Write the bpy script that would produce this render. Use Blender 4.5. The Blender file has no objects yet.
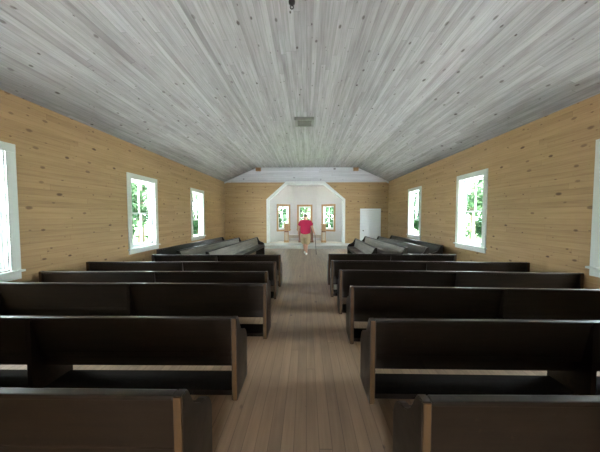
import bpy, bmesh, math, random
from mathutils import Vector, Matrix
random.seed(7)
S = bpy.context.scene
COL = S.collection
R = math.radians

# ------------------------------------------------------------------ room data (metres; camera stands at x=0,y=0)
XL, XR = -4.47, 4.43          # side walls
YF, YB = -2.4, 13.1           # front (behind the camera) and altar wall
ZW, ZC = 3.5, 4.27            # wall top, flat of the ceiling
CL, CR = -2.65, 2.70          # creases of the ceiling
WT = 0.16                     # wall thickness

# ------------------------------------------------------------------ material helpers
def new_mat(name):
    m = bpy.data.materials.new(name); m.use_nodes = True
    nt = m.node_tree
    for n in list(nt.nodes): nt.nodes.remove(n)
    out = nt.nodes.new('ShaderNodeOutputMaterial')
    return m, nt, out

class NB:
    """tiny node builder"""
    def __init__(s, nt): s.nt = nt
    def n(s, t, **kw):
        nd = s.nt.nodes.new(t)
        for k, v in kw.items(): setattr(nd, k, v)
        return nd
    def link(s, a, b): s.nt.links.new(a, b)
    def put(s, sock, v):
        if hasattr(v, 'links') or isinstance(v, bpy.types.NodeSocket): s.link(v, sock)
        else: sock.default_value = v
    def math(s, op, a, b=None, c=None, clamp=False):
        nd = s.n('ShaderNodeMath', operation=op, use_clamp=clamp)
        s.put(nd.inputs[0], a)
        if b is not None: s.put(nd.inputs[1], b)
        if c is not None: s.put(nd.inputs[2], c)
        return nd.outputs[0]
    def xyz(s, x, y, z=0.0):
        nd = s.n('ShaderNodeCombineXYZ')
        s.put(nd.inputs[0], x); s.put(nd.inputs[1], y); s.put(nd.inputs[2], z)
        return nd.outputs[0]
    def ramp(s, f, pts, interp='LINEAR'):
        nd = s.n('ShaderNodeValToRGB'); cr = nd.color_ramp; cr.interpolation = interp
        while len(cr.elements) < len(pts): cr.elements.new(0.5)
        for e, (p, c) in zip(cr.elements, pts):
            e.position = p; e.color = (c[0], c[1], c[2], 1) if not isinstance(c, (int, float)) else (c, c, c, 1)
        s.put(nd.inputs[0], f); return nd.outputs[0]
    def mix(s, f, a, b, mode='MIX'):
        nd = s.n('ShaderNodeMix', data_type='RGBA', blend_type=mode)
        s.put(nd.inputs[0], f)
        for sock, v in ((nd.inputs[6], a), (nd.inputs[7], b)):
            if isinstance(v, tuple): sock.default_value = (v[0], v[1], v[2], 1)
            else: s.link(v, sock)
        return nd.outputs[2]
    def noise(s, vec, scale, detail=3, rough=.55):
        nd = s.n('ShaderNodeTexNoise'); s.put(nd.inputs['Vector'], vec)
        nd.inputs['Scale'].default_value = scale; nd.inputs['Detail'].default_value = detail
        nd.inputs['Roughness'].default_value = rough
        return nd.outputs['Fac']

def mapr(b, v, a0, a1, c0, c1, smooth=False):
    nd = b.n('ShaderNodeMapRange'); nd.clamp = True
    if smooth: nd.interpolation_type = 'SMOOTHSTEP'
    b.put(nd.inputs[0], v)
    for i, q in enumerate((a0, a1, c0, c1)): nd.inputs[i + 1].default_value = q
    return nd.outputs[0]

def boards(name, along, across, width, dark, light, knot, rough=.55, knot_amt=.5, knot_scale=2.6,
           seam=.5, streak=.5, length=3.2, stain=None, knot_r=.10, spec=.35):
    """planks running along one world axis: colour per plank, stretched grain, knots, seams, butt joints"""
    m, nt, out = new_mat(name); b = NB(nt)
    tc = b.n('ShaderNodeTexCoord')
    sp = b.n('ShaderNodeSeparateXYZ'); b.link(tc.outputs['Object'], sp.inputs[0])
    ax = {'x': sp.outputs[0], 'y': sp.outputs[1], 'z': sp.outputs[2]}
    u, v = ax[along], ax[across]
    vs = b.math('DIVIDE', v, width)
    idx = b.math('FLOOR', vs); fr = b.math('FRACT', vs)
    wn = b.n('ShaderNodeTexWhiteNoise', noise_dimensions='1D'); b.link(idx, wn.inputs['W'])
    rnd = wn.outputs['Value']
    uo = b.math('ADD', u, b.math('MULTIPLY', rnd, 17.3))
    us = b.math('DIVIDE', uo, length)
    seg = b.math('FLOOR', us); ufr = b.math('FRACT', us)
    wn2 = b.n('ShaderNodeTexWhiteNoise', noise_dimensions='2D'); b.link(b.xyz(idx, seg), wn2.inputs['Vector'])
    rnd2 = wn2.outputs['Value']
    g = b.noise(b.xyz(b.math('MULTIPLY', uo, 1.3), b.math('MULTIPLY', v, 22.0), b.math('MULTIPLY', rnd2, 9)), 1.0, 5, .62)
    g2 = b.noise(b.xyz(b.math('MULTIPLY', uo, .45), b.math('MULTIPLY', v, 5.0), rnd2), 1.0, 3, .6)
    tone = b.math('ADD', b.math('MULTIPLY', b.math('SUBTRACT', rnd2, .5), streak),
                  b.math('ADD', b.math('MULTIPLY', b.math('SUBTRACT', g, .5), 1.1), b.math('MULTIPLY', g2, .55)))
    tone = b.math('ADD', tone, .22, clamp=True)
    col = b.ramp(tone, [(0.0, dark), (.75, light)])
    if stain:
        st = b.noise(b.xyz(b.math('MULTIPLY', uo, .5), b.math('MULTIPLY', v, 1.0)), 1.3, 4, .6)
        col = b.mix(mapr(b, st, .5, .75, 0, .6, True), col, stain)
    # knots
    vo = b.n('ShaderNodeTexVoronoi', voronoi_dimensions='2D', feature='F1')
    wob = b.noise(b.xyz(b.math('MULTIPLY', u, 9), b.math('MULTIPLY', v, 9)), 1.0, 2, .5)
    b.link(b.xyz(b.math('MULTIPLY', u, .7), b.math('ADD', b.math('MULTIPLY', v, 1.3), b.math('MULTIPLY', wob, .03))), vo.inputs['Vector'])
    vo.inputs['Scale'].default_value = knot_scale
    sc = b.n('ShaderNodeSeparateColor'); b.link(vo.outputs['Color'], sc.inputs[0])
    on = b.math('LESS_THAN', sc.outputs[0], knot_amt)
    rad = b.math('MULTIPLY', b.math('ADD', b.math('MULTIPLY', sc.outputs[1], .9), .25), knot_r)
    kd = b.math('DIVIDE', vo.outputs['Distance'], rad)
    km = b.math('MULTIPLY', mapr(b, kd, .55, 1.25, 1, 0, True), on)
    km = b.math('MULTIPLY', km, b.math('ADD', b.math('MULTIPLY', sc.outputs[2], .5), .45))
    col = b.mix(km, col, knot)
    vo2 = b.n('ShaderNodeTexVoronoi', voronoi_dimensions='2D', feature='F1')
    b.link(b.xyz(b.math('ADD', b.math('MULTIPLY', u, .6), 31.7), b.math('ADD', b.math('MULTIPLY', v, 1.3), b.math('MULTIPLY', wob, .04))), vo2.inputs['Vector'])
    vo2.inputs['Scale'].default_value = knot_scale * 2.1
    sc2 = b.n('ShaderNodeSeparateColor'); b.link(vo2.outputs['Color'], sc2.inputs[0])
    on2 = b.math('LESS_THAN', sc2.outputs[0], knot_amt * .45)
    kd2 = b.math('DIVIDE', vo2.outputs['Distance'], b.math('MULTIPLY', b.math('ADD', sc2.outputs[1], .3), knot_r * .8))
    km2 = b.math('MULTIPLY', b.math('MULTIPLY', mapr(b, kd2, .3, 1.3, 1, 0, True), on2), b.math('ADD', b.math('MULTIPLY', sc2.outputs[2], .5), .25))
    col = b.mix(km2, col, knot)
    # seams
    e = b.math('MINIMUM', fr, b.math('SUBTRACT', 1.0, fr))
    sm = mapr(b, e, .0, .045, seam, 0)
    ue = b.math('MULTIPLY', b.math('MINIMUM', ufr, b.math('SUBTRACT', 1.0, ufr)), length)
    sm2 = mapr(b, ue, .0, .006, seam, 0)
    sm = b.math('MAXIMUM', sm, sm2)
    col = b.mix(sm, col, tuple(c * .22 for c in dark))
    bs = b.n('ShaderNodeBsdfPrincipled')
    b.link(col, bs.inputs['Base Color']); bs.inputs['Roughness'].default_value = rough
    bs.inputs['Specular IOR Level'].default_value = spec
    bp = b.n('ShaderNodeBump'); bp.inputs['Strength'].default_value = .25; bp.inputs['Distance'].default_value = .004
    h = b.math('SUBTRACT', b.math('MULTIPLY', g, .4), sm)
    b.link(h, bp.inputs['Height']); b.link(bp.outputs[0], bs.inputs['Normal'])
    b.link(bs.outputs[0], out.inputs[0])
    return m

def stained(name, dark, light, rough=.4, scale=1.0, wear=None, spec=.5, wear_lo=.58, axis='x'):
    """stained furniture wood, grain along local axis"""
    m, nt, out = new_mat(name); b = NB(nt)
    tc = b.n('ShaderNodeTexCoord'); mp = b.n('ShaderNodeMapping')
    b.link(tc.outputs['Object'], mp.inputs[0])
    mp.inputs['Scale'].default_value = {'x': (1.2, 16, 16), 'z': (16, 16, 1.2), 'y': (16, 1.2, 16)}[axis]
    g = b.noise(mp.outputs[0], 1.6 * scale, 5, .62)
    big = b.noise(tc.outputs['Object'], 2.3, 4, .6)
    f = b.math('ADD', b.math('MULTIPLY', g, .75), b.math('MULTIPLY', big, .35))
    col = b.ramp(f, [(.36, dark), (.72, light)])
    bs = b.n('ShaderNodeBsdfPrincipled')
    if wear:
        w = b.noise(tc.outputs['Object'], 9.0, 5, .7)
        wm = mapr(b, w, wear_lo, wear_lo + .14, 0, .8, True)
        col = b.mix(wm, col, wear)
    b.link(col, bs.inputs['Base Color'])
    b.link(mapr(b, big, .3, .7, rough - .08, rough + .12), bs.inputs['Roughness'])
    bs.inputs['Specular IOR Level'].default_value = spec
    bp = b.n('ShaderNodeBump'); bp.inputs['Strength'].default_value = .12; bp.inputs['Distance'].default_value = .003
    b.link(g, bp.inputs['Height']); b.link(bp.outputs[0], bs.inputs['Normal'])
    b.link(bs.outputs[0], out.inputs[0])
    return m

def paint(name, c, rough=.5, vary=.08, spec=.4, metal=0.0):
    m, nt, out = new_mat(name); b = NB(nt)
    tc = b.n('ShaderNodeTexCoord')
    f = b.noise(tc.outputs['Object'], 6.0, 4, .6)
    col = b.mix(f, tuple(q * (1 - vary) for q in c), tuple(min(1, q * (1 + vary)) for q in c))
    bs = b.n('ShaderNodeBsdfPrincipled'); b.link(col, bs.inputs['Base Color'])
    bs.inputs['Roughness'].default_value = rough; bs.inputs['Specular IOR Level'].default_value = spec
    bs.inputs['Metallic'].default_value = metal
    b.link(bs.outputs[0], out.inputs[0]); return m

def glass_mat():
    m, nt, out = new_mat('window_glass'); b = NB(nt)
    tr = b.n('ShaderNodeBsdfTransparent'); tr.inputs[0].default_value = (.96, .985, .97, 1)
    gl = b.n('ShaderNodeBsdfGlossy'); gl.inputs['Roughness'].default_value = .02
    lw = b.n('ShaderNodeLayerWeight'); lw.inputs[0].default_value = .5
    fr = b.math('ADD', b.math('MULTIPLY', b.math('POWER', lw.outputs['Facing'], 5.0), .45), .02)
    mx = b.n('ShaderNodeMixShader'); b.link(fr, mx.inputs[0])
    b.link(tr.outputs[0], mx.inputs[1]); b.link(gl.outputs[0], mx.inputs[2])
    b.link(mx.outputs[0], out.inputs[0]); return m

def leaf_mat(name, c1, c2):
    m, nt, out = new_mat(name); b = NB(nt)
    tc = b.n('ShaderNodeTexCoord')
    f = b.noise(tc.outputs['Object'], 2.2, 3, .6)
    col = b.mix(mapr(b, f, .3, .7, 0, 1), c1, c2)
    d = b.n('ShaderNodeBsdfDiffuse'); b.link(col, d.inputs[0])
    t = b.n('ShaderNodeBsdfTranslucent'); b.link(col, t.inputs[0])
    mx = b.n('ShaderNodeMixShader'); mx.inputs[0].default_value = .45
    b.link(d.outputs[0], mx.inputs[1]); b.link(t.outputs[0], mx.inputs[2])
    b.link(mx.outputs[0], out.inputs[0]); return m

WALL_D, WALL_L, WALL_K = (.255, .163, .073), (.415, .281, .137), (.085, .042, .02)
M = {}
M['wall_side'] = boards('pine_wall_boards', 'y', 'z', .1, WALL_D, WALL_L, WALL_K, knot_amt=.85, knot_scale=3.0, knot_r=.1, seam=.3, streak=.26)
M['wall_end'] = boards('pine_end_boards', 'x', 'z', .1, WALL_D, WALL_L, WALL_K, knot_amt=.75, knot_scale=2.8, knot_r=.09, seam=.3, streak=.26)
CE_D, CE_L, CE_K = (.15, .15, .14), (.365, .366, .35), (.05, .036, .027)
M['ceiling'] = boards('whitewashed_ceiling_boards', 'y', 'x', .083, CE_D, CE_L, CE_K, knot_amt=.62, knot_scale=2.7, knot_r=.085, seam=.4, streak=.3, length=4.5, stain=(.19, .172, .168), rough=.6)
M['gable'] = boards('whitewashed_gable_boards', 'x', 'z', .1, (.36, .38, .385), (.55, .57, .58), CE_K, knot_amt=.3, knot_scale=2.0, seam=.35, streak=.5)
M['floor'] = boards('worn_floor_boards', 'y', 'x', .092, (.128, .084, .050), (.25, .170, .107), (.05, .03, .02), rough=.48, knot_amt=.2, knot_scale=2.2, seam=.6, streak=.16, length=4.2, stain=(.12, .083, .054), spec=.28)
M['pew'] = stained('dark_stained_pew_wood', (.0042, .0024, .0012), (.014, .0078, .0038), .38, spec=.26, wear=(.034, .020, .009), wear_lo=.60)
M['pew_worn'] = stained('worn_pew_edge_wood', (.017, .009, .003), (.075, .036, .010), .55, spec=.2, axis='z', wear=(.03, .018, .01), wear_lo=.55)
M['pew_under'] = stained('shade_dark_pew_wood', (.004, .003, .002), (.010, .0065, .004), .85, spec=.08)  # near-black matte colour standing in for the shade under the seats
M['pew_sheen'] = stained('painted_sheen_pew_wood', (.085, .08, .063), (.23, .22, .18), .38, wear=(.30, .285, .235), spec=.45)  # window sheen on the side pew backs, painted as a paler wood colour
M['casing'] = paint('pale_window_paint', (.56, .61, .56), .45, .05)
M['sash'] = paint('white_sash_paint', (.66, .70, .68), .45, .05)
M['glass'] = glass_mat()
M['white'] = paint('white_trim_paint', (.60, .63, .60), .45, .04)
M['step'] = paint('greyed_step_paint', (.33, .33, .285), .5, .1)
M['apse'] = paint('apse_plaster', (.50, .49, .475), .7, .04)
M['door'] = paint('white_door_paint', (.66, .69, .70), .4, .04)
M['tan_wood'] = stained('light_oak_wood', (.24, .13, .05), (.40, .24, .11), .45, axis='z')
M['tan_frame'] = stained('tan_window_wood', (.27, .15, .06), (.42, .26, .12), .5, axis='z')
M['pulpit'] = stained('reddish_pulpit_wood', (.11, .045, .025), (.22, .10, .055), .4, axis='z')
M['stone'] = paint('pale_panel_paint', (.42, .37, .29), .6, .15)
M['bench'] = paint('greyed_bench_wood', (.38, .34, .28), .55, .15)
M['metal_dark'] = paint('dark_iron', (.03, .028, .025), .4, .2, metal=.6)
M['vent'] = paint('dull_grey_metal', (.17, .17, .15), .4, .2, metal=.3)
M['vent_dark'] = paint('vent_hollow', (.05, .05, .045), .6, .2)
M['knob'] = paint('dark_door_knob', (.06, .05, .04), .3, .1, metal=.7)
M['skin'] = paint('skin', (.50, .27, .18), .5, .08)
M['hair'] = paint('short_grey_brown_hair', (.10, .075, .055), .7, .3)
M['shirt'] = paint('crimson_shirt_cloth', (.36, .02, .062), .8, .12, spec=.15)
M['shorts'] = paint('khaki_cloth', (.38, .30, .18), .8, .12, spec=.15)
M['shoe'] = paint('white_shoe', (.75, .74, .70), .5, .05)
M['eye'] = paint('eye_white', (.8, .8, .78), .3, .02)
M['cane'] = paint('dark_cane_wood', (.03, .02, .014), .35, .2)
M['bark'] = paint('tree_bark', (.12, .095, .07), .8, .35)
M['leaf'] = leaf_mat('spring_leaves', (.022, .046, .024), (.055, .095, .05))
M['leaf2'] = leaf_mat('deep_leaves', (.018, .040, .022), (.042, .08, .042))
M['ground'] = paint('gravel_ground', (.58, .565, .61), .9, .15)
M['grass'] = paint('lawn_grass', (.14, .26, .08), .9, .35)

# ------------------------------------------------------------------ mesh helpers
def obj(name, bm, mats, parent=None, loc=None, smooth=False):
    bmesh.ops.recalc_face_normals(bm, faces=bm.faces)
    me = bpy.data.meshes.new(name); bm.to_mesh(me); bm.free()
    for m in (mats if isinstance(mats, (list, tuple)) else [mats]): me.materials.append(m)
    if smooth:
        for p in me.polygons: p.use_smooth = True
    o = bpy.data.objects.new(name, me); COL.objects.link(o)
    if parent: o.parent = parent
    if loc: o.location = loc
    return o
def tag(o, label, cat, group=None):
    o['label'] = label; o['category'] = cat
    if group: o['group'] = group
    return o
def thing(name, label, cat, loc=(0, 0, 0), rz=0, group=None):
    o = bpy.data.objects.new(name, None); COL.objects.link(o)
    o.empty_display_size = .1
    o.location = loc; o.rotation_euler = (0, 0, rz)
    return tag(o, label, cat, group)
def struct(o, label, cat):
    o['kind'] = 'structure'; o['label'] = label; o['category'] = cat; return o
def box(bm, x0, x1, y0, y1, z0, z1, bev=0, mi=0):
    v = [bm.verts.new(p) for p in ((x0, y0, z0), (x1, y0, z0), (x1, y1, z0), (x0, y1, z0),
                                   (x0, y0, z1), (x1, y0, z1), (x1, y1, z1), (x0, y1, z1))]
    fs = [bm.faces.new([v[i] for i in q]) for q in ((0, 3, 2, 1), (4, 5, 6, 7), (0, 1, 5, 4), (1, 2, 6, 5), (2, 3, 7, 6), (3, 0, 4, 7))]
    for f in fs: f.material_index = mi
    if bev:
        es = list({e for f in fs for e in f.edges})
        bmesh.ops.bevel(bm, geom=es, offset=bev, segments=2, profile=.6, affect='EDGES')
    return fs
def prism(bm, pts, vec, mi=0):
    """closed polygon (3-D points) extruded by vec"""
    vec = Vector(vec)
    a = [bm.verts.new(p) for p in pts]; c = [bm.verts.new(Vector(p) + vec) for p in pts]
    n = len(pts); fs = [bm.faces.new(a), bm.faces.new(c[::-1])]
    for i in range(n): fs.append(bm.faces.new((a[i], a[(i + 1) % n], c[(i + 1) % n], c[i])))
    for f in fs: f.material_index = mi
    return fs
def lathe(bm, prof, n=16, cx=0, cy=0):
    rings = []
    for r, z in prof:
        rings.append([bm.verts.new((cx + max(r, 1e-4) * math.cos(2 * math.pi * i / n), cy + max(r, 1e-4) * math.sin(2 * math.pi * i / n), z)) for i in range(n)])
    for a, c in zip(rings, rings[1:]):
        for i in range(n): bm.faces.new((a[i], a[(i + 1) % n], c[(i + 1) % n], c[i]))
    bm.faces.new(rings[0][::-1]); bm.faces.new(rings[-1])
def tube(bm, pts, r, n=8):
    pts = [Vector(p) for p in pts]; rings = []
    rr = r if isinstance(r, (list, tuple)) else [r] * len(pts)
    for i, p in enumerate(pts):
        d = (pts[min(i + 1, len(pts) - 1)] - pts[max(i - 1, 0)]).normalized()
        up = Vector((0, 1, 0)) if abs(d.y) < .9 else Vector((1, 0, 0))
        s = d.cross(up).normalized(); t = d.cross(s)
        rings.append([bm.verts.new(p + (s * math.cos(2 * math.pi * k / n) + t * math.sin(2 * math.pi * k / n)) * rr[i]) for k in range(n)])
    for a, c in zip(rings, rings[1:]):
        for k in range(n): bm.faces.new((a[k], a[(k + 1) % n], c[(k + 1) % n], c[k]))
    bm.faces.new(rings[0][::-1]); bm.faces.new(rings[-1])
def BM(): return bmesh.new()
def copy_tree(o, parent=None):
    c = o.copy(); COL.objects.link(c)
    if parent: c.parent = parent
    for ch in [q for q in bpy.data.objects if q.parent == o]: copy_tree(ch, c)
    return c

# ------------------------------------------------------------------ the shell
WIN_YL, WIN_YR = [3.05, 6.54, 9.82], [3.17, 6.56, 9.95]   # centres of the side windows that show
OW, OZ0, OZ1 = .94, .83, 2.61     # window opening

def side_wall(name, x, sgn, label, wy, OZ0, OZ1):
    bm = BM(); x0, x1 = (x, x + sgn * WT) if sgn > 0 else (x - WT, x)
    ys = [YF]
    for c in wy: ys += [c - OW / 2, c + OW / 2]
    ys.append(YB + WT)
    for i in range(0, len(ys), 2): box(bm, x0, x1, ys[i], ys[i + 1], 0, ZW + .06)
    for i in range(1, len(ys) - 1, 2):
        box(bm, x0, x1, ys[i], ys[i + 1], 0, OZ0); box(bm, x0, x1, ys[i], ys[i + 1], OZ1, ZW + .06)
    return struct(obj(name, bm, M['wall_side']), label, 'wall')
side_wall('wall_left', XL, -1, 'knotty pine board wall on the left with white windows', WIN_YL, .83, 2.61)
side_wall('wall_right', XR, 1, 'knotty pine board wall on the right with white windows', WIN_YR, .88, 2.68)

# altar wall with the eight-sided opening
bm = BM()
OL, OR_, OC0, OC1, OZs = -2.08, 2.0, -1.06, .93, 2.52   # opening: sides, top corners, height where the chamfer starts
prism(bm, [(XL, YB, 0), (OL, YB, 0), (OL, YB, OZs), (OC0, YB, 3.42), (OC0, YB, ZW), (XL, YB, ZW)], (0, WT, 0))
prism(bm, [(XR, YB, 0), (OR_, YB, 0), (OR_, YB, OZs), (OC1, YB, 3.42), (OC1, YB, ZW), (XR, YB, ZW)], (0, WT, 0))
box(bm, OC0, OC1, YB, YB + WT, 3.42, ZW)
struct(obj('wall_back', bm, M['wall_end']), 'knotty pine end wall around the white altar alcove', 'wall')
bm = BM()
prism(bm, [(XL, YB, ZW), (XR, YB, ZW), (CR, YB, ZC), (CL, YB, ZC)], (0, WT, 0))
struct(obj('wall_gable', bm, M['gable']), 'whitewashed board panel above the alcove wall', 'wall')
# front wall behind the camera, with an open doorway
bm = BM()
DW0, DW1, DWZ = -.45, .45, 2.1
prism(bm, [(XL, YF, 0), (DW0, YF, 0), (DW0, YF, ZC), (CL, YF, ZC), (XL, YF, ZW)], (0, -WT, 0))
prism(bm, [(XR, YF, 0), (DW1, YF, 0), (DW1, YF, ZC), (CR, YF, ZC), (XR, YF, ZW)], (0, -WT, 0))
box(bm, DW0, DW1, YF - WT, YF, DWZ, ZC)
struct(obj('wall_front', bm, M['wall_end']), 'knotty pine entrance wall behind the viewer', 'wall')
# floor, ceiling
bm = BM(); box(bm, XL - WT, XR + WT, YF - WT, YB + WT, -.12, 0)
struct(obj('floor', bm, M['floor']), 'worn brown board floor running towards the altar', 'floor')
bm = BM()
L = YB + WT - YF + WT
prism(bm, [(XL - WT, YF - WT, ZW - .0712), (CL, YF - WT, ZC), (CR, YF - WT, ZC), (XR + WT, YF - WT, ZW - .0712),
           (XR + WT, YF - WT, ZC + .15), (XL - WT, YF - WT, ZC + .15)], (0, L, 0))
struct(obj('ceiling', bm, M['ceiling']), 'whitewashed board ceiling with sloping sides', 'ceiling')

# mouldings on the altar wall
bm = BM(); box(bm, XL, XR, YB - .03, YB, ZW - .03, ZW + .05, .006)
struct(obj('trim_1', bm, M['gable']), 'whitewashed moulding below the gable panel', 'trim')
bm = BM()
box(bm, CL, CR, YB - .03, YB, ZC - .09, ZC)
prism(bm, [(CL, YB - .03, ZC), (XL, YB - .03, ZW), (XL, YB - .03, ZW - .09), (CL, YB - .03, ZC - .09)], (0, .03, 0))
prism(bm, [(CR, YB - .03, ZC), (XR, YB - .03, ZW), (XR, YB - .03, ZW - .09), (CR, YB - .03, ZC - .09)], (0, .03, 0))
struct(obj('trim_2', bm, M['gable']), 'whitewashed moulding along the top of the gable panel', 'trim')
for sx, x in ((1, CL + .06), (-1, CR - .06)):
    bm = BM(); box(bm, x - .13, x + .13, YB - .2, YB - .032, ZC - .21, ZC - .07, .01)
    box(bm, x - .15, x + .15, YB - .22, YB - .032, ZC - .07, ZC - .04, .008)
    tag(obj('wooden_block', bm, M['tan_wood']), 'small tan wooden block under the ceiling at the %s end of the whitewashed gable panel' % ('left' if sx > 0 else 'right'), 'block', 'blocks at the gable corners')

# alcove
AY = 13.45; AB = 14.4; AL, AR = -2.05, 1.97; BL, BR = -.79, .60; AZ = 3.42
bm = BM()
oct_in = [(OL, OZs), (OC0, 3.42), (OC1, 3.42), (OR_, OZs)]
path = [(OL, 0)] + oct_in + [(OR_, 0)]
cx, cz = (OL + OR_) / 2, 1.6
def grow(p, d):
    x, z = p
    out = []
    return (x + (d if x > cx else -d), z) if z < OZs - .01 else (x + (d * (1 if x > cx else -1)) * (1 if z <= OZs + .01 else .41), z + (d * .41 if z <= OZs + .01 else d))
def band(bm, path, d0, d1, y0, y1):
    a = [grow(p, d0) for p in path]; c = [grow(p, d1) for p in path]
    for i in range(len(path) - 1):
        prism(bm, [(a[i][0], y0, a[i][1]), (a[i + 1][0], y0, a[i + 1][1]), (c[i + 1][0], y0, c[i + 1][1]), (c[i][0], y0, c[i][1])], (0, y1 - y0, 0))
band(bm, path, 0.0, .10, YB - .035, YB - .001)
struct(obj('trim_3', bm, M['white']), 'white casing around the altar alcove opening', 'trim')
bm = BM(); band(bm, path, -.03, .0, YB - .03, AY)
struct(obj('trim_4', bm, M['white']), 'white boxed lining of the altar alcove opening', 'trim')

PZ = .17    # platform height
def slanted(name, p0, p1, w0, w1, z0, z1, label):
    """an alcove wall from p0 to p1 with a window hole between w0..w1 (distance from p0)"""
    p0, p1 = Vector((p0[0], p0[1], 0)), Vector((p1[0], p1[1], 0))
    d = (p1 - p0); ln = d.length; d.normalize()
    nrm = Vector((d.y, -d.x, 0))
    if nrm.y < 0: nrm = -nrm
    bm = BM()
    def pc(a, b_, za, zb):
        A, B = p0 + d * a, p0 + d * b_
        prism(bm, [(A.x, A.y, za), (B.x, B.y, za), (B.x, B.y, zb), (A.x, A.y, zb)], nrm * .12)
    pc(0, w0, 0, 3.6); pc(w1, ln, 0, 3.6); pc(w0, w1, 0, z0); pc(w0, w1, z1, 3.6)
    struct(obj(name, bm, M['apse']), label, 'wall')
    mid = p0 + d * (w0 + w1) / 2
    return mid, math.atan2(d.y, d.x)
AW, AZ0, AZ1 = .70, .88, 2.22
sl = math.hypot(BL - AL, AB - AY); sr = math.hypot(AR - BR, AB - AY)
wl_c, wr_c, wc_c = .565 * sl, (1 - .51) * sr, (BR - BL) / 2 - .01
apse_w = [
    slanted('wall_alcove_left', (AL, AY), (BL, AB), wl_c - AW / 2, wl_c + AW / 2, AZ0, AZ1, 'white angled alcove wall on the left'),
    slanted('wall_alcove_back', (BL, AB), (BR, AB), wc_c - AW / 2, wc_c + AW / 2, AZ0, AZ1, 'white middle wall of the alcove'),
    slanted('wall_alcove_right', (BR, AB), (AR, AY), wr_c - AW / 2, wr_c + AW / 2, AZ0, AZ1, 'white angled alcove wall on the right')]
bm = BM()
prism(bm, [(AL - .2, AY, AZ), (AR + .2, AY, AZ), (BR + .3, AB + .15, AZ), (BL - .3, AB + .15, AZ)], (0, 0, .12))
struct(obj('ceiling_alcove', bm, M['apse']), 'white flat ceiling of the altar alcove', 'ceiling')
# platform
bm = BM()
prism(bm, [(OL + .03, YB - .03, 0), (OR_ - .03, YB - .03, 0), (OR_ - .03, AY, 0), (AR, AY, 0), (BR, AB, 0), (BL, AB, 0), (AL, AY, 0), (OL + .03, AY, 0)], (0, 0, PZ + .02))
struct(obj('floor_alcove', bm, M['stone']), 'pale floor of the altar alcove', 'floor')
st = thing('altar_step', 'long white painted step in front of the altar alcove', 'step', (0, 12.0, 0))
bm = BM(); box(bm, -2.42, 2.32, .03, 1.06, 0, PZ - .03); obj('riser', bm, M['step'], st)
bm = BM(); box(bm, -2.46, 2.36, 0, 1.06, PZ - .03, PZ, .008); obj('tread', bm, M['step'], st)

# ------------------------------------------------------------------ windows
def sash(bm, x0, x1, z0, z1, y0, y1, stile=.05, top=.045, bot=.07, munt=.028, cross=0):
    box(bm, x0, x0 + stile, y0, y1, z0, z1); box(bm, x1 - stile, x1, y0, y1, z0, z1)
    box(bm, x0 + stile, x1 - stile, y0, y1, z0, z0 + bot); box(bm, x0 + stile, x1 - stile, y0, y1, z1 - top, z1)
    xm = (x0 + x1) / 2
    box(bm, xm - munt / 2, xm + munt / 2, y0 + .006, y1 - .006, z0 + bot, z1 - top)
    for k in range(cross):
        zz = z0 + bot + (z1 - top - z0 - bot) * (k + 1) / (cross + 1)
        box(bm, x0 + stile, x1 - stile, y0 + .007, y1 - .007, zz - munt / 2, zz + munt / 2)
wn_i = [0]
def window(loc, rz, label, w=OW, z0=OZ0, z1=OZ1, cas=.13, raised=0.0, mats=('casing', 'sash'), wt=WT, cross=0, apron=.11, munt=.028):
    """local x along the wall, y outwards, origin on the inner wall face at floor level"""
    wn_i[0] += 1
    root = bpy.data.objects.new('window_%d' % wn_i[0], None); COL.objects.link(root)
    root.empty_display_size = .1; root.location = loc; root.rotation_euler = (0, 0, rz)
    struct(root, label, 'window')
    c, s = M[mats[0]], M[mats[1]]
    h = w / 2
    bm = BM()
    box(bm, -h - cas, -h, -.025, 0, z0 - .02, z1, .004); box(bm, h, h + cas, -.025, 0, z0 - .02, z1, .004)
    box(bm, -h - cas, h + cas, -.027, 0, z1, z1 + cas, .004)
    obj('casing', bm, c, root)
    bm = BM()
    box(bm, -h - cas - .03, h + cas + .03, -.06, 0, z0 - .045, z0 - .012, .005)
    obj('window_sill', bm, c, root)
    bm = BM(); box(bm, -h - cas, h + cas, -.024, 0, z0 - .045 - apron, z0 - .045, .004); obj('apron', bm, c, root)
    bm = BM()
    t = .018
    box(bm, -h, -h + t, 0, wt, z0, z1); box(bm, h - t, h, 0, wt, z0, z1); box(bm, -h + t, h - t, 0, wt, z1 - t, z1); box(bm, -h + t, h - t, 0, wt + .03, z0 - .012, z0 + t)
    obj('jamb', bm, s, root)
    x0, x1 = -h + t, h - t; zm = (z0 + z1) / 2
    bm = BM(); sash(bm, x0, x1, zm - .02, z1 - t, wt * .66, wt * .66 + .035, bot=.04, cross=cross, munt=munt); up = obj('upper_sash', bm, s, root)
    bm = BM(); box(bm, x0 + .045, x1 - .045, wt * .66 + .015, wt * .66 + .019, zm + .015, z1 - t - .04); obj('pane', bm, M['glass'], up)
    bm = BM(); sash(bm, x0, x1, z0 + t + raised, zm + .02 + raised, wt * .36, wt * .36 + .035, top=.04, cross=cross, munt=munt); lo = obj('lower_sash', bm, s, root)
    bm = BM(); box(bm, x0 + .045, x1 - .045, wt * .36 + .015, wt * .36 + .019, z0 + t + .065 + raised, zm - .015 + raised); obj('pane', bm, M['glass'], lo)
    bm = BM(); box(bm, -.03, .03, wt * .36 + .002, wt * .36 + .03, zm + .02 + raised, zm + .035 + raised, .003); obj('latch', bm, M['metal_dark'], lo)
    return root
nm = ['nearest', 'middle', 'farthest']
for i, y in enumerate(WIN_YL):
    window((XL, y, 0), R(90), '%s white sash window in the left pine wall' % nm[i], z0=.83, z1=2.61, raised=.62 if i == 2 else 0)
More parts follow.
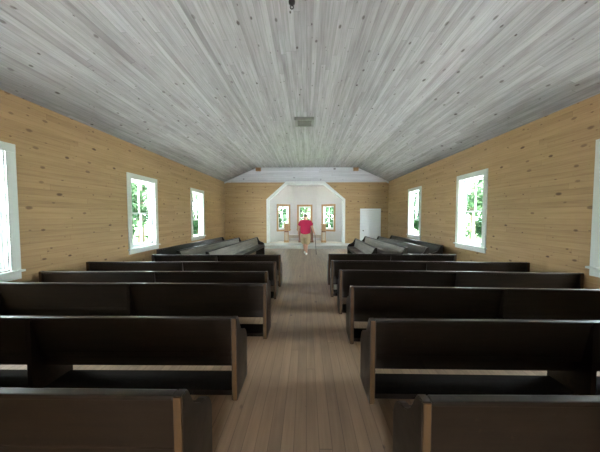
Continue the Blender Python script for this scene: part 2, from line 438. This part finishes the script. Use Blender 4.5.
for i, y in enumerate(WIN_YR):
    window((XR, y, 0), R(-90), '%s white sash window in the right pine wall' % nm[i], z0=.88, z1=2.68, raised=.56 if i == 2 else 0)
for (c, a), lb in zip(apse_w, ('left', 'middle', 'right')):
    window((c.x, c.y, 0), a, 'tan framed window in the %s wall of the alcove' % lb, w=AW, z0=AZ0, z1=AZ1, cas=.11, mats=('tan_frame', 'sash'), wt=.12, cross=1, apron=.075, munt=.016)

# ------------------------------------------------------------------ white door in the altar wall
d = bpy.data.objects.new('door_1', None); COL.objects.link(d); d.location = (3.47, YB, 0)
struct(d, 'white panelled door right of the altar alcove', 'door')
bm = BM()
box(bm, -.56, -.46, -.035, 0, 0, 1.94, .004); box(bm, .46, .56, -.035, 0, 0, 1.94, .004); box(bm, -.56, .56, -.037, 0, 1.94, 2.05, .004)
obj('door_casing', bm, M['door'], d)
bm = BM()
box(bm, -.455, -.35, -.025, -.001, .01, 1.935); box(bm, .35, .455, -.025, -.001, .01, 1.935); box(bm, -.05, .05, -.025, -.001, .2, 1.82)
for z0, z1 in ((.01, .2), (.82, .98), (1.82, 1.935)): box(bm, -.35, .35, -.025, -.001, z0, z1)
for x0, x1 in ((-.35, -.05), (.05, .35)):
    for z0, z1 in ((.2, .82), (.98, 1.82)): box(bm, x0, x1, -.010, -.001, z0, z1)
leaf = obj('door_leaf', bm, M['door'], d)
bm = BM(); lathe(bm, [(.028, 0), (.03, .006), (.012, .012), (.012, .03), (.03, .04), (.034, .055), (.024, .07), (.002, .074)], 14)
bmesh.ops.transform(bm, matrix=Matrix.Rotation(R(90), 4, 'X'), verts=bm.verts)
obj('door_knob', bm, M['knob'], leaf, (-.395, -.025, .86), smooth=True)

# ------------------------------------------------------------------ pews
PD, PH = .37, .75
def pew_profile(grow=0.0):
    p = [(0, 0), (0, PH), (.055, PH), (.072, PH - .02), (.10, .68), (.135, .615), (.175, .572), (.22, .548),
         (.265, .538), (.30, .522), (.332, .495), (.355, .46), (.37, .415), (.37, 0)]
    return p
def make_pew(L, label, group, centre=True):
    """faces local +y; origin at the middle of the rear edge on the floor"""
    root = thing('church_pew', label, 'pew', group=group)
    h = L / 2
    for sx in (-1, 1):
        bm = BM()
        x = sx * h - (.05 if sx > 0 else 0)
        fs = prism(bm, [(x, y, z) for y, z in pew_profile()], (.05, 0, 0))
        bmesh.ops.recalc_face_normals(bm, faces=bm.faces)
        bmesh.ops.bevel(bm, geom=[e for e in bm.edges if e.calc_face_angle(0) > R(50)], offset=.006, segments=2, affect='EDGES')
        for f in bm.faces:
            c = f.calc_center_median()
            if c.y < .004 and c.z > .05: f.material_index = 1
        obj('end_panel', bm, [M['pew'], M['pew_worn']], root)
    ix = h - .05
    spans = ((-ix, -.022), (.022, ix)) if centre else ((-ix, ix),)
    if centre:
        bm = BM()
        prism(bm, [(-.022, y + .004, z - .004 if z > .01 else z) for y, z in pew_profile()], (.044, 0, 0))
        bmesh.ops.bevel(bm, geom=[e for e in bm.edges if e.calc_face_angle(0) > R(50)], offset=.005, segments=2, affect='EDGES')
        obj('centre_panel', bm, M['pew'], root)
    bm = BM()
    for x0, x1 in spans:
        prism(bm, [(x0, .02, PH - .03), (x0, .045, PH - .03), (x0, .115, .355), (x0, .085, .355)], (x1 - x0, 0, 0))
    obj('back_board', bm, M['pew'], root)
    bm = BM()
    box(bm, -ix, ix, .008, .058, PH - .032, PH - .002, .007)
    obj('top_rail', bm, M['pew'], root)
    bm = BM()
    for x0, x1 in spans:
        box(bm, x0, x1, .075, PD + .02, .395, .425, .006)
    obj('seat', bm, M['pew'], root)
    bm = BM()
    for x0, x1 in spans: box(bm, x0, x1, PD - .045, PD - .02, .30, .395)
    obj('seat_apron', bm, M['pew'], root)
    bm = BM()
    for x0, x1 in spans: box(bm, x0, x1, .125, .15, .245, .393)
    obj('rear_rail', bm, M['pew'], root)
    bm = BM()
    for x0, x1 in spans: box(bm, x0, x1, .07, PD - .02, 0, .05, .004)  # board widened to full depth, darkens the floor in place of shade
    obj('foot_shade_board', bm, M['pew_under'], root)
    return root
def place(o, x, y, rz, label, group):
    o.location = (x, y, 0); o.rotation_euler = (0, 0, R(rz)); o['label'] = label; o['group'] = group
GL, GR = 'pews in rows left of the aisle', 'pews in rows right of the aisle'
protos = {}
def pew(L, x, y, rz, label, group, centre=True, grey=False):
    if L not in protos:
        o = protos[L] = make_pew(L, label, group, centre)
    else: o = copy_tree(protos[L])
    place(o, x, y, rz, label, group)
    if grey:  # back board gets the painted sheen, other parts stay dark
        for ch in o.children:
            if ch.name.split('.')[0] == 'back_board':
                ch.data = ch.data.copy(); ch.data.materials[0] = M['pew_sheen']
# (aisle end x, depth of rear edge at the aisle end, turn)
left = [(-.62, 1.15, 0, 'nearest pew left of the aisle, its back cut by the bottom of the photo'),
        (-.615, 2.065, .4, 'second pew from the viewer left of the aisle, with bright worn end post'),
        (-.53, 3.14, .1, 'third pew from the viewer left of the aisle, with light glinting on its reddish wood'),
        (-.63, 3.84, .7, 'fourth pew from the viewer left of the aisle, below the middle left window'),
        (-.60, 4.68, 1.2, 'fifth pew from the viewer left of the aisle')]
right = [(.56, 1.13, .6, 'nearest pew right of the aisle, its back cut by the bottom of the photo'),
         (.55, 2.04, -.3, 'second pew from the viewer right of the aisle, dark below its seat'),
         (.56, 3.03, -1.8, 'third pew from the viewer right of the aisle'),
         (.55, 3.97, -2.6, 'fourth pew from the viewer right of the aisle, reaching the near right window'),
         (.50, 4.83, -2.6, 'fifth pew from the viewer right of the aisle, with a bluish glint on its top')]
LP, LQ = 3.72, 3.82
for x, y, a, lb in left:
    pew(LP, x - LP / 2 * math.cos(R(a)), y - LP / 2 * math.sin(R(a)), a, lb, GL)
for x, y, a, lb in right:
    pew(LQ, x + LQ / 2 * math.cos(R(a)), y + LQ / 2 * math.sin(R(a)), a, lb, GR)
pew(3.0, -.60 - 1.5, 5.5, .5, 'shorter sixth pew left of the aisle, last of the crosswise rows', GL)
pew(3.0, .52 + 1.5, 5.66, -1.0, 'shorter sixth pew right of the aisle, last of the crosswise rows', GR)
# pews along the sides of the altar end, turned to face the middle
def side_pew(x0, y0, x1, y1, face, L, label, group, grey=False):
    """rear edge from near (x0,y0) to far (x1,y1); face=+1 looks to +x"""
    a = math.atan2(y1 - y0, x1 - x0)
    ux, uy = math.cos(a), math.sin(a)
    cx, cy = x1 - ux * L / 2, y1 - uy * L / 2
    rz = math.degrees(a) + (180 if face > 0 else 0)
    pew(L, cx, cy, rz, label, group, False, grey)
SL, SR = 'side pews left of the altar', 'side pews right of the altar'
side_pew(-4.09, 6.35, -3.67, 10.3, 1, 3.9, 'sideways pew by the left wall, third from the aisle', SL)
side_pew(-3.38, 6.35, -2.88, 10.05, 1, 3.9, 'sideways pew with sheen-painted back left of the altar, second from the aisle', SL, True)
side_pew(-2.55, 6.2, -2.17, 10.3, 1, 4.3, 'sideways pew with pale sheen-painted back left of the altar, nearest the aisle', SL, True)
side_pew(2.01, 6.75, 2.02, 9.7, -1, 2.9, 'short sideways pew with pale sheen-painted back right of the altar, nearest the aisle', SR, True)
side_pew(2.91, 7.04, 2.68, 10.8, -1, 3.9, 'sideways pew with pale sheen-painted back in front of the white door', SR, True)
side_pew(3.53, 6.75, 3.27, 10.8, -1, 3.9, 'sideways pew right of the altar, third from the aisle', SR)
side_pew(4.23, 6.75, 4.03, 11.3, -1, 3.9, 'sideways pew against the right wall below the farthest window', SR)

# ------------------------------------------------------------------ altar furniture
FZ = PZ + .02
pu = thing('pulpit', 'reddish brown wooden pulpit behind the person in the alcove', 'pulpit', (-.03, 13.2, FZ))
bm = BM(); box(bm, -.42, .42, -.02, .48, 0, .09, .008); obj('base', bm, M['pulpit'], pu)
bm = BM()
box(bm, -.37, .37, .05, .43, .09, .98)
obj('body', bm, M['pulpit'], pu)
for x in (-.345, .345):
    bm = BM(); box(bm, x - .05, x + .05, .01, .06, .09, 1.0, .006); lathe(bm, [(.03, 1.0), (.045, 1.02), (.05, 1.05), (.035, 1.08), (.004, 1.095)], 12, x, .035)
    obj('corner_post', bm, M['pulpit'], pu)
bm = BM(); box(bm, -.27, .27, .035, .05, .18, .9, .005); box(bm, -.2, .2, .025, .036, .25, .83, .005); obj('front_panel', bm, M['pulpit'], pu)
bm = BM(); prism(bm, [(-.4, .0, 1.06), (-.4, .46, .96), (-.4, .46, 1.0), (-.4, .0, 1.10)], (.8, 0, 0)); obj('reading_desk', bm, M['pulpit'], pu)

def pedestal(x, y, label):
    t = thing('pedestal', label, 'pedestal', (x, y, FZ), 0, 'pedestals in the alcove')
    bm = BM(); box(bm, -.135, .135, -.135, .135, 0, .12, .01); obj('plinth', bm, M['tan_wood'], t)
    bm = BM()
    for sx in (-1, 1):
        for sy in (-1, 1): box(bm, sx * .095 - .02, sx * .095 + .02, sy * .095 - .02, sy * .095 + .02, .12, .94)
    obj('corner_strips', bm, M['tan_wood'], t)
    bm = BM(); box(bm, -.095, .095, -.095, .095, .12, .56); obj('lower_panel', bm, M['stone'], t)
    bm = BM(); box(bm, -.122, .122, -.122, .122, .56, .63, .006); obj('collar', bm, M['pulpit'], t)
    bm = BM(); box(bm, -.095, .095, -.095, .095, .63, .94); obj('upper_panel', bm, M['tan_wood'], t)
    bm = BM(); box(bm, -.13, .13, -.13, .13, .94, .98, .008); box(bm, -.155, .155, -.155, .155, .98, 1.03, .01); obj('cap', bm, M['tan_wood'], t)
pedestal(-1.11, 13.32, 'square tan wooden pedestal left of the pulpit in the alcove')
pedestal(.95, 13.32, 'square tan wooden pedestal right of the pulpit in the alcove')
be = thing('bench', 'low greyish bench along the back of the alcove behind the pulpit', 'bench', (-.09, 13.95, FZ))
bm = BM(); box(bm, -.98, .98, -.16, .16, .32, .37, .008); obj('seat', bm, M['bench'], be)
bm = BM(); box(bm, -.92, .92, -.13, -.10, .20, .32); obj('apron', bm, M['bench'], be)
for x in (-.88, .88):
    bm = BM(); prism(bm, [(x - .02, -.13, 0), (x - .02, .13, 0), (x - .02, .14, .32), (x - .02, -.14, .32)], (.04, 0, 0)); obj('leg', bm, M['bench'], be)

# ------------------------------------------------------------------ things on the ceiling
v = thing('ceiling_vent', 'square grey slatted vent plate on the middle of the ceiling', 'vent', (-.06, 6.72, ZC))
bm = BM()
for a in ((-.26, .26, -.26, -.19), (-.26, .26, .19, .26), (-.26, -.19, -.19, .19), (.19, .26, -.19, .19)): box(bm, a[0], a[1], a[2], a[3], -.075, -.001, .006)
obj('frame', bm, M['vent'], v)
bm = BM(); box(bm, -.19, .19, -.19, .19, -.02, -.001); obj('backing', bm, M['vent_dark'], v)
for k in range(5):
    y = -.15 + k * .075
    bm = BM(); prism(bm, [(-.19, y - .028, -.03), (-.19, y + .02, -.07), (-.19, y + .026, -.066), (-.19, y - .022, -.026)], (.38, 0, 0)); obj('slat', bm, M['vent'], v)
hk = thing('ceiling_hook', 'small dark iron hook hanging from the ceiling at the top', 'hook', (-.18, 3.03, ZC))
bm = BM(); lathe(bm, [(.036, -.001), (.042, -.015), (.036, -.04), (.016, -.05), (.004, -.052)], 16); obj('ceiling_plate', bm, M['metal_dark'], hk, smooth=True)
bm = BM()
pts = [(0, 0, -.035), (0, 0, -.06)] + [(math.sin(a) * .02, 0, -.08 + math.cos(a) * .02) for a in [R(20 * k) for k in range(0, 17)]]
tube(bm, pts, .006, 8); obj('hook_loop', bm, M['metal_dark'], hk, smooth=True)

# ------------------------------------------------------------------ the person
def skinned(name, verts, edges, rads, mat, parent, root=0, sub=2):
    me = bpy.data.meshes.new(name); me.from_pydata(verts, edges, [])
    o = bpy.data.objects.new(name, me); COL.objects.link(o)
    md = o.modifiers.new('s', 'SKIN'); md.use_smooth_shade = True
    bpy.context.view_layer.update()
    sv = me.skin_vertices[0].data
    for i, r in enumerate(rads):
        sv[i].radius = r if isinstance(r, tuple) else (r, r); sv[i].use_root = (i == root)
    ss = o.modifiers.new('u', 'SUBSURF'); ss.levels = sub; ss.render_levels = sub
    dg = bpy.context.evaluated_depsgraph_get(); dg.update()
    nm_ = bpy.data.meshes.new_from_object(o.evaluated_get(dg))
    o.modifiers.clear(); o.data = nm_; bpy.data.meshes.remove(me)
    nm_.name = name; nm_.materials.clear(); nm_.materials.append(mat)
    for p in nm_.polygons: p.use_smooth = True
    o.parent = parent
    return o
pr = thing('person', 'person seen from behind in crimson shirt and khaki shorts, walking with a cane', 'person', (-.045, 10.15, 0))
# local: +y is forward (away from the viewer), x right
V, E, RD = [], [], []
def jv(p, r, link=None):
    V.append(p); RD.append(r)
    if link is not None: E.append((link, len(V) - 1))
    return len(V) - 1
pel = jv((0, .02, .92), (.17, .13))
wai = jv((0, .02, 1.10), (.17, .14), pel)
che = jv((0, .03, 1.30), (.18, .125), wai)
nec0 = jv((0, .035, 1.43), (.10, .08), che)
nec = jv((0, .05, 1.50), .07, nec0)
hd0 = jv((0, .075, 1.565), (.078, .09), nec)
hd1 = jv((0, .075, 1.645), (.094, .115), hd0)
hd2 = jv((0, .065, 1.71), (.078, .095), hd1)
arm_pts = {}
for s in (-1, 1):
    sh = jv((s * .20, .03, 1.41), .065, che)
    if s > 0:
        el = jv((.295, .05, 1.15), .046, sh); wr = jv((.375, .10, .92), .031, el); pa = jv((.385, .115, .865), (.034, .022), wr)
    else:
        el = jv((-.28, .06, 1.14), .046, sh); wr = jv((-.30, .17, .92), .031, el); pa = jv((-.305, .185, .86), (.022, .036), wr)
    arm_pts[s] = pa
# legs: the right one carries the weight, the left one swings ahead of it
hipR = jv((.085, .02, .84), .105, pel); knR = jv((.06, .035, .48), .062, hipR); caR = jv((.045, .0, .32), .058, knR); anR = jv((.035, -.02, .10), .038, caR); ftR = jv((.04, .10, .045), (.042, .03), anR)
hipL = jv((-.085, .03, .84), .105, pel); knL = jv((-.06, .22, .50), .062, hipL); caL = jv((-.045, .30, .35), .058, knL); anL = jv((-.03, .40, .13), .038, caL); ftL = jv((-.03, .50, .045), (.042, .03), anL)
body = skinned('body', V, E, RD, M['skin'], pr, root=pel)
def hand(side, palm, dirs):
    """five finger chains rooted in the palm"""
    for pts, r in dirs:
        vs = [palm] + pts
        skinned('finger', vs, [(i, i + 1) for i in range(len(vs) - 1)], [r * 1.15] + [r] * (len(vs) - 2) + [r * .8], M['skin'], body, 0, 1)
# right hand closed on the cane handle at (.40,.13,.85)
px, py, pz = .385, .115, .865
fin = []
for k, ln in enumerate((.9, 1.0, .95, .8)):
    yy = .145 - k * .02
    fin.append(([(px - .012, yy, pz - .035), (px + .008, yy + .004, pz - .055 * ln), (px + .034, yy + .004, pz - .05 * ln), (px + .038, yy, pz - .028)], .0095))
fin.append(([(px + .022, .15, pz - .006), (px + .042, .155, pz - .022)], .0105))
hand(1, (px, py, pz), fin)
# left hand relaxed
px, py, pz = -.305, .185, .86
fin = []
for k, ln in enumerate((.9, 1.0, .94, .76)):
    yy = .212 - k * .019
    fin.append(([(px, yy, pz - .04 * ln), (px + .006, yy + .006, pz - .07 * ln), (px + .02, yy + .008, pz - .095 * ln)], .009))
fin.append(([(px + .006, .222, pz + .002), (px + .014, .243, pz - .03)], .0105))
hand(-1, (px, py, pz), fin)
# clothes
sh_v = [(0, .02, .80), (0, .02, 1.03), (0, .03, 1.27), (0, .035, 1.42), (0, .045, 1.50), (-.2, .03, 1.40), (-.262, .045, 1.22), (.2, .03, 1.40), (.265, .045, 1.23)]
skinned('shirt', sh_v, [(0, 1), (1, 2), (2, 3), (3, 4), (2, 5), (5, 6), (2, 7), (7, 8)],
        [(.235, .18), (.235, .185), (.225, .165), (.15, .13), (.085, .08), .09, .082, .09, .082], M['shirt'], pr)
so_v = [(0, .02, 1.02), (0, .02, .88), (.105, .02, .78), (.095, .03, .60), (.08, .03, .40), (-.105, .03, .78), (-.09, .13, .62), (-.075, .24, .43)]
skinned('shorts', so_v, [(0, 1), (1, 2), (2, 3), (3, 4), (1, 5), (5, 6), (6, 7)],
        [(.19, .155), (.20, .165), .14, .128, .118, .14, .128, .118], M['shorts'], pr)
hr_v = [(0, .045, 1.575), (0, .048, 1.655), (0, .058, 1.735)]
skinned('hair', hr_v, [(0, 1), (1, 2)], [(.075, .07), (.10, .105), (.085, .10)], M['hair'], pr)
for fx, fy in ((.036, -.02), (-.03, .41)):
    bm = BM(); rings = []
    for dy, hw, ht in ((-.075, .012, .03), (-.065, .034, .075), (-.02, .042, .10), (.03, .043, .095), (.09, .05, .07), (.15, .05, .055), (.19, .038, .045), (.205, .014, .03)):
        ring = []
        for k in range(12):
            a = 2 * math.pi * k / 12
            ring.append(bm.verts.new((fx + math.cos(a) * hw, fy + dy, max(0.004, ht * .5 + math.sin(a) * ht * .55))))
        rings.append(ring)
    for q, c_ in zip(rings, rings[1:]):
        for k in range(12): bm.faces.new((q[k], q[(k + 1) % 12], c_[(k + 1) % 12], c_[k]))
    bm.faces.new(rings[0][::-1]); bm.faces.new(rings[-1])
    obj('shoe', bm, M['shoe'], pr, smooth=True)
for sx in (-1, 1):
    skinned('ear', [(sx * .088, .065, 1.64), (sx * .102, .055, 1.615)], [(0, 1)], [(.012, .022), (.01, .016)], M['skin'], body, 0, 1)
    skinned('eye', [(sx * .033, .163, 1.645), (sx * .033, .172, 1.645)], [(0, 1)], [.013, .010], M['eye'], body, 0, 1)
skinned('nose', [(0, .165, 1.65), (0, .195, 1.612), (0, .17, 1.60)], [(0, 1), (1, 2)], [.009, .014, .012], M['skin'], body, 0, 1)
skinned('mouth', [(-.024, .158, 1.565), (0, .164, 1.567), (.024, .158, 1.565)], [(0, 1), (1, 2)], [.006, .008, .006], M['shirt'], body, 0, 1)
cn = thing('walking_cane', 'dark walking cane held in the right hand of the person', 'cane', (.42, 10.25, 0))
bm = BM(); tube(bm, [(0, 0, .015), (-.03, .01, .45), (-.055, .015, .815)], [.010, .011, .012], 10); obj('shaft', bm, M['cane'], cn, smooth=True)
bm = BM(); tube(bm, [(-.055, .06, .815), (-.055, .03, .825), (-.055, -.02, .825), (-.055, -.06, .81)], [.010, .014, .014, .011], 10); obj('handle', bm, M['cane'], cn, smooth=True)
bm = BM(); lathe(bm, [(.016, 0), (.017, .01), (.013, .035), (.012, .04)], 10); obj('rubber_tip', bm, M['metal_dark'], cn)

# ------------------------------------------------------------------ outside
GZ = -.35
bm = BM(); box(bm, -60, 60, -40, 80, GZ - .05, GZ)
struct(obj('ground', bm, M['grass']), 'green ground around the building', 'ground')
bm = BM(); box(bm, -38, 38, -24, 15.5, GZ, GZ + .02)  # yard extended far out of view to bounce sunlight up to the ceiling
struct(obj('ground_gravel_bounce', bm, M['ground']), 'pale gravel yard, spread wide to bounce light into the building', 'ground')

def make_tree(hgt, rad, low, nleaf, mat, seed, lsize=.16):
    rnd = random.Random(seed)
    root = thing('tree', 'tree', 'tree')
    bm = BM()
    tube(bm, [(0, 0, -.05), (.03, .02, hgt * .25), (-.05, .04, hgt * .5), (.02, -.03, hgt * .8)], [.2, .15, .11, .04], 10)
    for k in range(9):
        a = rnd.uniform(0, 6.28); z0 = hgt * rnd.uniform(.22, .7); l = rad * rnd.uniform(.5, .9)
        tube(bm, [(0, 0, z0), (math.cos(a) * l * .5, math.sin(a) * l * .5, z0 + l * .35), (math.cos(a) * l, math.sin(a) * l, z0 + l * .6)], [.06, .04, .015], 6)
    obj('trunk', bm, M['bark'], root)
    bm = BM()
    cl = []
    for k in range(46):
        a = rnd.uniform(0, 6.28); t = rnd.uniform(0, 1); z = low + (hgt - low) * t
        rr = rad * (math.sin(math.pi * (.12 + .83 * t)) ** .6) * math.sqrt(rnd.uniform(.1, 1))
        cl.append((math.cos(a) * rr, math.sin(a) * rr, z, rnd.uniform(.35, .8)))
    for k in range(nleaf):
        c = rnd.choice(cl)
        p = Vector((rnd.gauss(0, 1), rnd.gauss(0, 1), rnd.gauss(0, .8))) * c[3] * .62 + Vector(c[:3])
        if p.z < .05: continue
        s = lsize * rnd.uniform(.6, 1.3)
        m = Matrix.Translation(p) @ Matrix.Rotation(rnd.uniform(0, 6.28), 4, 'Z') @ Matrix.Rotation(rnd.uniform(-1.1, 1.1), 4, 'X') @ Matrix.Rotation(rnd.uniform(-.8, .8), 4, 'Y')
        q = [m @ Vector(w) for w in ((0, -s, 0), (s * .45, 0, s * .1), (0, s, 0), (-s * .45, 0, s * .1))]
        bm.faces.new([bm.verts.new(w) for w in q])
    obj('foliage', bm, mat, root)
    return root
protoA = make_tree(8.5, 2.7, .4, 6500, M['leaf'], 3, .24)
protoB = make_tree(6.4, 2.3, .1, 5500, M['leaf2'], 11, .24)
spots = [('A', -12.2, 17.5, 1.2, 'leafy green tree outside the middle left window'),
         ('B', -12.6, 27.2, 1.3, 'bushy green tree outside the farthest left window'),
         ('B', -19.5, 23.0, 1.3, 'dark bushy tree farther back beyond the middle left window'),
         ('A', -13.0, 9.8, 1.1, 'leafy tree outside the nearest left window'),
         ('A', 14.5, 21.2, 1.25, 'leafy tree across the gravel outside the middle right window'),
         ('B', 12.8, 30.2, 1.3, 'bushy tree outside the farthest right window'),
         ('B', 23.0, 27.5, 1.4, 'dark bushy tree far behind beyond the middle right window'),
         ('A', 13.5, 11.0, 1.1, 'leafy tree outside the nearest right window'),
         ('B', -3.2, 18.6, .85, 'bushy tree behind the left alcove window'),
         ('A', .1, 24.8, 1.0, 'leafy tree behind the middle alcove window'),
         ('B', 3.1, 18.6, .85, 'bushy tree behind the right alcove window')]
seen = set()
for k, x, y, s, lb in spots:
    o = protoA if k == 'A' else protoB
    if k in seen: o = copy_tree(o)
    seen.add(k)
    o.location = (x, y, GZ); o.scale = (s, s, s); o.rotation_euler = (0, 0, R(37 * len(bpy.data.objects) % 360))
    tag(o, lb, 'tree', 'trees around the building')

# ------------------------------------------------------------------ sky, camera, view
w = bpy.data.worlds.new('sky'); S.world = w; w.use_nodes = True
nt = w.node_tree
for n in list(nt.nodes): nt.nodes.remove(n)
b = NB(nt)
tc = b.n('ShaderNodeTexCoord'); sp = b.n('ShaderNodeSeparateXYZ'); b.link(tc.outputs['Generated'], sp.inputs[0])
cl = b.noise(tc.outputs['Generated'], 3.0, 4, .6)
c = b.mix(mapr(b, cl, .4, .65, 0, 1), (.72, .86, 1.0), (1.0, 1.0, .98))
bg = b.n('ShaderNodeBackground'); b.link(c, bg.inputs[0]); bg.inputs[1].default_value = 15.0
wo = b.n('ShaderNodeOutputWorld'); b.link(bg.outputs[0], wo.inputs[0])

sl_ = bpy.data.lights.new('sun', 'SUN'); so_ = bpy.data.objects.new('sun', sl_); COL.objects.link(so_)
sl_.energy = 32; sl_.angle = R(2); sl_.color = (1, .95, .86)
so_.rotation_euler = Vector((.12, 1.0, -1.6)).to_track_quat('-Z', 'Y').to_euler()
FPX = 240.0
cam = bpy.data.cameras.new('camera'); co = bpy.data.objects.new('camera', cam); COL.objects.link(co)
cam.sensor_fit = 'HORIZONTAL'; cam.sensor_width = 36; cam.lens = 36 * FPX / 600
cam.clip_start = .02
co.location = (0, 0, 1.65)
co.rotation_euler = (R(90) - math.atan(10 / FPX), 0, math.atan(3.4 / FPX))
cam.shift_x = -3.1 / 600
S.camera = co
S.view_settings.view_transform = 'Standard'; S.view_settings.look = 'None'
S.view_settings.gamma = 1; S.view_settings.use_curve_mapping = False
S.view_settings.exposure = 2.0
S.cycles.max_bounces = 14; S.cycles.diffuse_bounces = 8; S.cycles.transparent_max_bounces = 12
S.cycles.sample_clamp_indirect = 0
